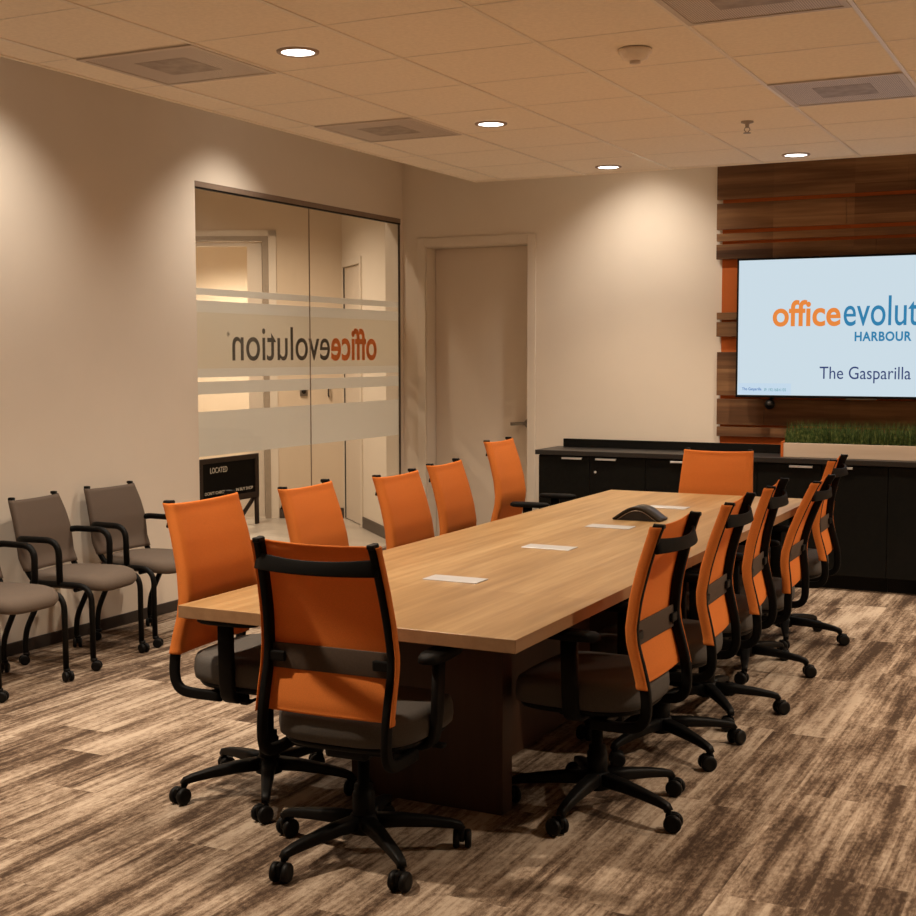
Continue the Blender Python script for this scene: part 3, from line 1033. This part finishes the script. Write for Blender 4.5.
# conference phone
t = thing('conference_phone', 'dark arched conference phone lying on the far half of the table', 'phone', (-2.15, 6.37, TT + 0.0006))
def arch(w, h, n=18):
    pts = []
    for i in range(n + 1):
        u = -1 + 2 * i / n
        z = h * (math.cos(u * PI / 2) ** 1.15)
        pts.append((u * w, z))
    return pts
bm = bmesh.new()
D = 0.062
outer = arch(0.124, 0.063)
inner = arch(0.1225, 0.0635)
path = [(x, 0, z + 0.004) for x, z in outer]
add_sweep(bm, path, [(D, 0.004), (-D, 0.004), (-D, -0.005), (D, -0.005)], side=(0, 1, 0))
obj('shell', bm, 'phone_plastic', t)
bm = bmesh.new()
loops = []
for y in (-D * 0.86, D * 0.86):
    loops.append([(x, y, z + 0.0005) for x, z in inner])
va = [[bm.verts.new(p) for p in lp] for lp in loops]
nn = len(va[0])
for i in range(nn - 1):
    bm.faces.new((va[0][i], va[0][i + 1], va[1][i + 1], va[1][i]))
bm.faces.new((va[0][0], va[1][0], va[1][-1], va[0][-1]))
bm.faces.new(va[0][::-1])
bm.faces.new(va[1])
obj('speaker_body', bm, 'phone_mesh', t)
bm = bmesh.new()
add_sweep(bm, [(x * 0.985, -D * 0.875, z * 0.985 + 0.0015) for x, z in arch(0.105, 0.050)], circ(0.0018, 6))
obj('trim_line', bm, 'phone_trim', t)

# ------------------------------------------------------------------ office chair
PROF = [(-0.06, 0.346), (-0.180, 0.347), (-0.230, 0.360), (-0.250, 0.400), (-0.248, 0.475), (-0.232, 0.550), (-0.213, 0.625),
        (-0.209, 0.680), (-0.222, 0.775), (-0.249, 0.880), (-0.281, 0.980), (-0.294, 1.013)]
def prof_at(z):
    for (y0, z0), (y1, z1) in zip(PROF[3:], PROF[4:]):
        if z0 <= z <= z1:
            return y0 + (y1 - y0) * (z - z0) / (z1 - z0)
    return PROF[-1][0]
def up_x(z):
    """half spacing of the uprights"""
    if z < 0.66:
        return 0.211
    return 0.211 - (z - 0.66) / 0.36 * 0.020

def make_office_chair(name, label, loc, rz, leg_angle, dz=0.0, rec=0.0):
    t = thing(name, label, 'chair', loc, rz, 'orange mesh office chairs')
    tr_ = math.tan(rec)
    def up(bm, d=None):
        # raise the upper chair with its gas spring and lean the backrest
        for v in bm.verts:
            if v.co.z > 0.45 and v.co.y < -0.12:
                v.co.y -= (v.co.z - 0.45) * tr_
            v.co.z += dz if d is None else d
        return bm
    adz = min(dz, 0.028)
    # seat cushion
    def outline(k, dz, inset=0.0):
        pts = []
        n = 40
        for i in range(n):
            a = 2 * PI * i / n
            c, s = math.cos(a), math.sin(a)
            ex = 0.5
            x = 0.248 * math.copysign(abs(c) ** ex, c)
            y = 0.236 * math.copysign(abs(s) ** ex, s)
            if s < 0:
                x *= 1 - 0.15 * (-s)
            x *= k
            y *= k
            droop = -0.018 * max(0, (y - 0.12) / 0.12) ** 2
            pts.append((x, y + 0.012, dz + droop))
        return pts
    bm = bmesh.new()
    add_stack(bm, [outline(0.93, 0.390), outline(0.985, 0.398), outline(1.0, 0.424), outline(0.992, 0.456),
                   outline(0.965, 0.475), outline(0.88, 0.484), outline(0.6, 0.477), outline(0.25, 0.470)])
    obj('seat', up(bm), 'seat_fabric', t)
    bm = bmesh.new()
    add_stack(bm, [outline(0.80, 0.364), outline(0.90, 0.372), outline(0.94, 0.389)])
    obj('seat_pan', up(bm), 'black_plastic', t)
    bm = bmesh.new()
    add_box(bm, -0.075, 0.075, -0.12, 0.12, 0.318, 0.366, 0.014)
    add_box(bm, -0.218, 0.218, -0.11, -0.055, 0.336, 0.364, 0.008)
    add_sweep(bm, [(0.08, 0.05, 0.335), (0.20, 0.06, 0.34), (0.225, 0.06, 0.345)], circ(0.006, 8))
    add_box(bm, 0.215, 0.255, 0.045, 0.075, 0.338, 0.352, 0.004)
    obj('tilt_mechanism', up(bm), 'black_plastic', t)
    bm = bmesh.new()
    add_lathe(bm, [(0.036, 0.085), (0.036, 0.20), (0.030, 0.205), (0.030, 0.225), (0.019, 0.228), (0.019, 0.31 + dz)], 20)
    obj('gas_column', bm, 'black_plastic', t)
    # uprights with caps
    for s in (-1, 1):
        bm = bmesh.new()
        pts = smooth_path([(s * up_x(z), y, z) for y, z in PROF], 4)
        add_sweep(bm, pts, rrect(0.024, 0.036, 0.007), side=(1, 0, 0))
        u = obj('back_upright', up(bm), 'black_nylon', t)
        bm = bmesh.new()
        add_box(bm, s * up_x(1.02) - 0.0122, s * up_x(1.02) + 0.0122, -0.3135, -0.2755, 1.004, 1.0185, 0.004)
        obj('end_cap', up(bm), 'black_plastic', u)
    # mesh sleeve
    bm = bmesh.new()
    zs = [0.482, 0.488, 0.494, 0.500] + [0.500 + (0.990 - 0.500) * i / 22 for i in range(1, 23)] + [0.998, 1.004, 1.010]
    rows = []
    for zi, z in enumerate(zs):
        yb = prof_at(z)
        w = up_x(z) + 0.0175
        hem = 0.0022 if (z < 0.495 or z > 0.996) else 0.0
        row = []
        row.append((-w, yb - 0.016, z))
        row.append((-w - hem, yb + 0.004, z))
        row.append((-w - hem + 0.002, yb + 0.016, z))
        row.append((-w + 0.008, yb + 0.0235 + hem, z))
        for i in range(1, 12):
            u = -1 + 2 * i / 12
            sag = 0.010 * (1 - u * u)
            dip = 0.0
            if z > 0.94:
                dip = -0.007 * (1 - u * u) * (z - 0.94) / 0.07
            row.append((u * (w - 0.008), yb + 0.0235 + hem - sag, z + dip))
        row.append((w - 0.008, yb + 0.0235 + hem, z))
        row.append((w + hem - 0.002, yb + 0.016, z))
        row.append((w + hem, yb + 0.004, z))
        row.append((w, yb - 0.016, z))
        rows.append([bm.verts.new(p) for p in row])
    for a, b_ in zip(rows, rows[1:]):
        for i in range(len(a) - 1):
            fc = bm.faces.new((a[i], a[i + 1], b_[i + 1], b_[i]))
            fc.smooth = True
    me_o = obj('mesh_backrest', up(bm), 'orange_mesh', t)
    so = me_o.modifiers.new('thick', 'SOLIDIFY')
    so.thickness = 0.0025
    so.offset = 0.0
    # bowed bar behind the top
    bm = bmesh.new()
    zb = 0.948
    yb = prof_at(zb)
    pts, sc = [], []
    xh = up_x(zb)
    for i in range(17):
        u = -1 + 2 * i / 16
        pts.append((u * (xh + 0.008), yb - 0.014 - 0.042 * (1 - u ** 2), zb - 0.006 * (1 - u * u)))
        sc.append((1.0 - 0.18 * (1 - u * u), 1.0))
    add_sweep(bm, pts, rrect(0.052, 0.011, 0.004), side=(0, 0.25, 1), scales=sc)
    obj('head_bar', up(bm), 'black_nylon', t)
    # lumbar band behind the mesh
    bm = bmesh.new()
    zl = 0.648
    pts = []
    xh = up_x(zl) - 0.010
    for i in range(13):
        u = -1 + 2 * i / 12
        pts.append((u * xh, prof_at(zl) + 0.006, zl))
    add_sweep(bm, pts, rrect(0.078, 0.007, 0.003), side=(0, 0, 1))
    lb = obj('lumbar_band', up(bm), 'lumbar_fabric', t)
    for s in (-1, 1):
        bm = bmesh.new()
        x0, x1 = sorted((s * (xh + 0.004), s * (xh - 0.052)))
        add_box(bm, x0, x1, prof_at(zl) - 0.012, prof_at(zl) + 0.001, zl - 0.016, zl + 0.016, 0.005)
        obj('band_clip', up(bm), 'black_plastic', lb)
    # armrests
    for s in (-1, 1):
        bm = bmesh.new()
        add_sweep(bm, fillet([(s * 0.16, -0.005, 0.358), (s * 0.245, -0.005, 0.362), (s * 0.258, -0.004, 0.44), (s * 0.264, -0.002, 0.645)], 0.05),
                  rrect(0.058, 0.024, 0.008), side=(0, 1, 0), scales=None)
        a = obj('armrest', up(bm, adz), 'black_plastic', t)
        bm = bmesh.new()
        pl_ = []
        for kz, k in ((0.634, 0.90), (0.640, 1.0), (0.654, 1.0), (0.662, 0.9)):
            lp = []
            for i in range(28):
                an = 2 * PI * i / 28
                c, sn = math.cos(an), math.sin(an)
                lp.append((s * 0.264 + 0.040 * k * math.copysign(abs(c) ** 0.7, c), 0.012 + 0.122 * k * math.copysign(abs(sn) ** 0.75, sn), kz))
            pl_.append(lp)
        add_stack(bm, pl_)
        obj('arm_pad', up(bm, adz), 'black_nylon', a)
    # star base and casters
    bm = bmesh.new()
    add_lathe(bm, [(0.030, 0.068), (0.048, 0.075), (0.052, 0.115), (0.040, 0.132), (0.030, 0.136)], 22)
    obj('base_hub', bm, 'black_plastic', t)
    for k in range(5):
        an = leg_angle - rz + 2 * PI * k / 5
        dx, dy = math.cos(an), math.sin(an)
        bm = bmesh.new()
        pts = [(dx * r, dy * r, z) for r, z in ((0.035, 0.108), (0.12, 0.106), (0.21, 0.097), (0.275, 0.087), (0.302, 0.080), (0.312, 0.066))]
        add_sweep(bm, pts, rrect(0.052, 0.044, 0.013), side=(-dy, dx, 0),
                  scales=[(1.0, 1.05), (0.9, 0.95), (0.74, 0.78), (0.62, 0.66), (0.56, 0.6), (0.5, 0.6)])
        obj('base_leg', bm, 'black_plastic', t)
        ca = an + [0.5, -0.9, 1.4, 2.3, -1.9][k]
        cx, cy = dx * 0.312, dy * 0.312
        ux, uy = math.cos(ca), math.sin(ca)         # rolling direction
        ox, oy = cx + ux * 0.014, cy + uy * 0.014
        bm = bmesh.new()
        add_lathe(bm, [(0.008, 0.045), (0.008, 0.072)], 10, Matrix.Translation((cx, cy, 0)))
        R = Matrix.Translation((ox, oy, 0.0305)) @ Matrix.Rotation(ca, 4, 'Z')
        # fork hood between the wheels
        add_box(bm, -0.026, 0.022, -0.0085, 0.0085, -0.006, 0.030, 0.006, 2, R)
        cs = obj('caster', bm, 'black_plastic', t)
        bm = bmesh.new()
        for sd in (-1, 1):
            Mw = R @ Matrix.Translation((0, sd * 0.019, 0)) @ Matrix.Rotation(PI / 2, 4, 'X')
            add_lathe(bm, [(0.018, -0.0105), (0.027, -0.0095), (0.0303, -0.005), (0.0303, 0.005), (0.027, 0.0095), (0.018, 0.0105)], 20, Mw)
        obj('wheel', bm, 'wheel_rubber', cs)
    return t

R_ = math.radians
CH = [
    ((-2.090, 3.518, 0), 2.3, -110.4, 0.018, -0.5, 'orange mesh office chair at the near end of the table, seen from behind'),
    ((-1.580, 4.245, 0), 89.0, -20, 0.014, -1.3, 'nearest orange mesh office chair on the right side of the table'),
    ((-1.596, 5.010, 0), 92.5, 37, 0.006, 1.2, 'second nearest orange mesh office chair on the right side of the table'),
    ((-1.589, 5.640, 0), 94.5, 17, 0.010, 0.1, 'orange mesh office chair in the middle of the right side row'),
    ((-1.632, 6.480, 0), 91.0, -4, -0.040, 8.0, 'low reclined orange mesh office chair, second farthest on the right side of the table'),
    ((-1.620, 7.280, 0), 92.0, -3, 0.003, -1.5, 'farthest orange mesh office chair on the right, close to the black credenza'),
    ((-2.704, 3.885, 0), -87.0, -129.7, 0.048, -1.8, 'orange mesh office chair at the near left table corner, beside the grey chairs'),
    ((-2.900, 4.905, 0), -86.0, 10, -0.005, 0.0, 'orange mesh office chair on the left side, standing before the chalkboard sign and glass'),
    ((-2.798, 5.530, 0), -87.0, 11, -0.002, 0.0, 'orange mesh office chair in the middle of the left side row'),
    ((-2.905, 6.260, 0), -84.0, 30, -0.006, 0.0, 'orange mesh office chair second farthest on the left side, in front of the cream door'),
    ((-3.171, 7.517, 0), -86.0, 0, 0.033, 0.0, 'farthest orange mesh office chair on the left, turned toward the table below the door handle'),
    ((-2.160, 7.610, 0), 182, 20, -0.017, -0.3, 'orange mesh office chair at the far head of the table, before the credenza'),
]
for loc, rz, la, dz_, rec_, lb in CH:
    make_office_chair('office_chair', lb, loc, R_(rz), R_(la), dz_, R_(rec_))

# ------------------------------------------------------------------ grey guest chairs
def make_guest_chair(label, loc, rz):
    t = thing('guest_chair', label, 'chair', loc, rz, 'grey guest chairs along the left wall')
    def outline(k, dz):
        pts = []
        n = 40
        for i in range(n):
            a = 2 * PI * i / n
            c, s = math.cos(a), math.sin(a)
            x = 0.212 * math.copysign(abs(c) ** 0.5, c)
            y = 0.235 * math.copysign(abs(s) ** 0.55, s)
            if s < 0:
                x *= 1 - 0.15 * (-s)
            x *= k
            y *= k
            droop = -0.022 * max(0, (y - 0.1) / 0.13) ** 2
            pts.append((x, y + 0.005, dz + droop))
        return pts
    bm = bmesh.new()
    add_stack(bm, [outline(0.86, 0.398), outline(0.95, 0.404), outline(1.0, 0.424), outline(0.99, 0.446), outline(0.95, 0.460),
                   outline(0.85, 0.469), outline(0.6, 0.468), outline(0.25, 0.466)])
    obj('seat', bm, 'guest_fabric', t)
    GP = [(-0.150, 0.405), (-0.195, 0.470), (-0.225, 0.540), (-0.232, 0.600), (-0.240, 0.660), (-0.262, 0.740), (-0.300, 0.842)]
    def gp(z):
        for (y0, z0), (y1, z1) in zip(GP, GP[1:]):
            if z0 <= z <= z1:
                return y0 + (y1 - y0) * (z - z0) / (z1 - z0)
        return GP[-1][0]
    def gx(z):
        return 0.172 + 0.026 * max(0.0, 1 - ((z - 0.60) / 0.25) ** 2)
    for s in (-1, 1):
        bm = bmesh.new()
        add_sweep(bm, smooth_path([(s * gx(z), y, z) for y, z in GP], 4), rrect(0.022, 0.028, 0.007), side=(1, 0, 0))
        u = obj('back_upright', bm, 'black_nylon', t)
        bm = bmesh.new()
        add_box(bm, s * gx(0.84) - 0.012, s * gx(0.84) + 0.012, -0.316, -0.286, 0.834, 0.849, 0.004)
        obj('end_cap', bm, 'black_plastic', u)
    bm = bmesh.new()
    zs = [0.478 + (0.836 - 0.478) * i / 18 for i in range(19)]
    rows = []
    for z in zs:
        yb = gp(z)
        w = gx(z) + 0.016
        row = [(-w, yb - 0.012, z), (-w, yb + 0.010, z), (-w + 0.008, yb + 0.0195, z)]
        for i in range(1, 10):
            u = -1 + 2 * i / 10
            dip = -0.006 * (1 - u * u) * max(0, (z - 0.78) / 0.06)
            row.append((u * (w - 0.008), yb + 0.0195 - 0.012 * (1 - u * u), z + dip))
        row += [(w - 0.008, yb + 0.0195, z), (w, yb + 0.010, z), (w, yb - 0.012, z)]
        rows.append([bm.verts.new(p) for p in row])
    for a, b_ in zip(rows, rows[1:]):
        for i in range(len(a) - 1):
            fc = bm.faces.new((a[i], a[i + 1], b_[i + 1], b_[i]))
            fc.smooth = True
    o = obj('mesh_backrest', bm, 'guest_mesh', t)
    so = o.modifiers.new('thick', 'SOLIDIFY')
    so.thickness = 0.003
    so.offset = 0.0
    bm = bmesh.new()
    for y in (-0.12, 0.10):
        add_sweep(bm, [(-0.214, y, 0.400), (0.214, y, 0.400)], circ(0.011, 10))
    obj('cross_rail', bm, 'black_plastic', t)
    for s in (-1, 1):
        x = s * 0.216
        # front leg with the rail beside the seat
        bm = bmesh.new()
        add_sweep(bm, fillet([(x, -0.16, 0.425), (x, 0.198, 0.425), (x, 0.200, 0.055)], 0.085, 8), circ(0.0145, 12))
        fl = obj('front_leg', bm, 'black_plastic', t)
        # rear leg
        bm = bmesh.new()
        add_sweep(bm, smooth_path([(x, -0.07, 0.418), (x, -0.135, 0.30), (x, -0.19, 0.19), (x, -0.205, 0.12), (x, -0.205, 0.055)], 4), circ(0.0145, 12))
        rl = obj('rear_leg', bm, 'black_plastic', t)
        # arm loop
        bm = bmesh.new()
        add_sweep(bm, fillet([(s * gx(0.62) + s * 0.004, -0.235, 0.640), (x + s * 0.004, -0.20, 0.646), (x + s * 0.004, 0.012, 0.646), (x, 0.012, 0.425)], 0.075, 8),
                  circ(0.0165, 12))
        obj('arm', bm, 'black_plastic', t)
        for par, yy, dd in ((fl, 0.205, 1), (rl, -0.20, -1)):
            a = [0.5, 1.2, -0.7, 2.0][(s > 0) * 2 + (dd > 0)]
            R = Matrix.Translation((x + 0.012 * math.cos(a), yy + 0.012 * math.sin(a), 0.0255)) @ Matrix.Rotation(a, 4, 'Z')
            bm = bmesh.new()
            add_lathe(bm, [(0.0165, 0.046), (0.0165, 0.062)], 12, Matrix.Translation((x, yy, 0)))
            for sd in (-1, 1):
                Mw = R @ Matrix.Translation((0, sd * 0.0145, 0)) @ Matrix.Rotation(PI / 2, 4, 'X')
                add_lathe(bm, [(0.016, -0.009), (0.0225, -0.008), (0.0253, -0.004), (0.0253, 0.004), (0.0225, 0.008), (0.016, 0.009)], 18, Mw)
            add_box(bm, -0.016, 0.014, -0.006, 0.006, -0.004, 0.026, 0.003, 1, R)
            obj('caster', bm, 'wheel_rubber', par)
    return t
g0 = make_guest_chair('grey guest chair cut off by the left picture edge, its backrest out of view', (-4.72, 4.585, 0), R_(-90))
dup(g0, (-4.775, 5.215, 0), R_(-83), 'grey guest chair against the left wall, in the middle of the three')
dup(g0, (-4.812, 5.80, 0), R_(-91), 'grey guest chair against the left wall, farthest from the camera, beside the glass')

# ------------------------------------------------------------------ camera
F_PX, YAW, PITCH, ROLL, HC = 1323.777, 0.462993, 0.0779997, -0.0014610, 1.575
cd = bpy.data.cameras.new('camera')
cd.sensor_fit = 'HORIZONTAL'
cd.sensor_width = 36.0
cd.lens = F_PX / 916 * 36.0
cd.clip_start = 0.05
cam = bpy.data.objects.new('camera', cd)
COL.objects.link(cam)
Fv = Vector((-math.sin(YAW) * math.cos(PITCH), math.cos(YAW) * math.cos(PITCH), -math.sin(PITCH)))
Rv = Vector((math.cos(YAW), math.sin(YAW), 0))
Uv = Rv.cross(Fv)
R2 = Rv * math.cos(ROLL) + Uv * math.sin(ROLL)
U2 = -Rv * math.sin(ROLL) + Uv * math.cos(ROLL)
B = -Fv
cam.matrix_world = Matrix(((R2.x, U2.x, B.x, 0), (R2.y, U2.y, B.y, 0), (R2.z, U2.z, B.z, HC), (0, 0, 0, 1)))
SC.camera = cam

wd = bpy.data.worlds.new('world')
SC.world = wd
wd.use_nodes = True
wd.node_tree.nodes['Background'].inputs[0].default_value = (0.004, 0.0035, 0.003, 1)
wd.node_tree.nodes['Background'].inputs[1].default_value = 1.0
vs = SC.view_settings
vs.view_transform = 'Standard'
vs.look = 'None'
vs.gamma = 1.0
vs.use_curve_mapping = False
vs.exposure = 0.0
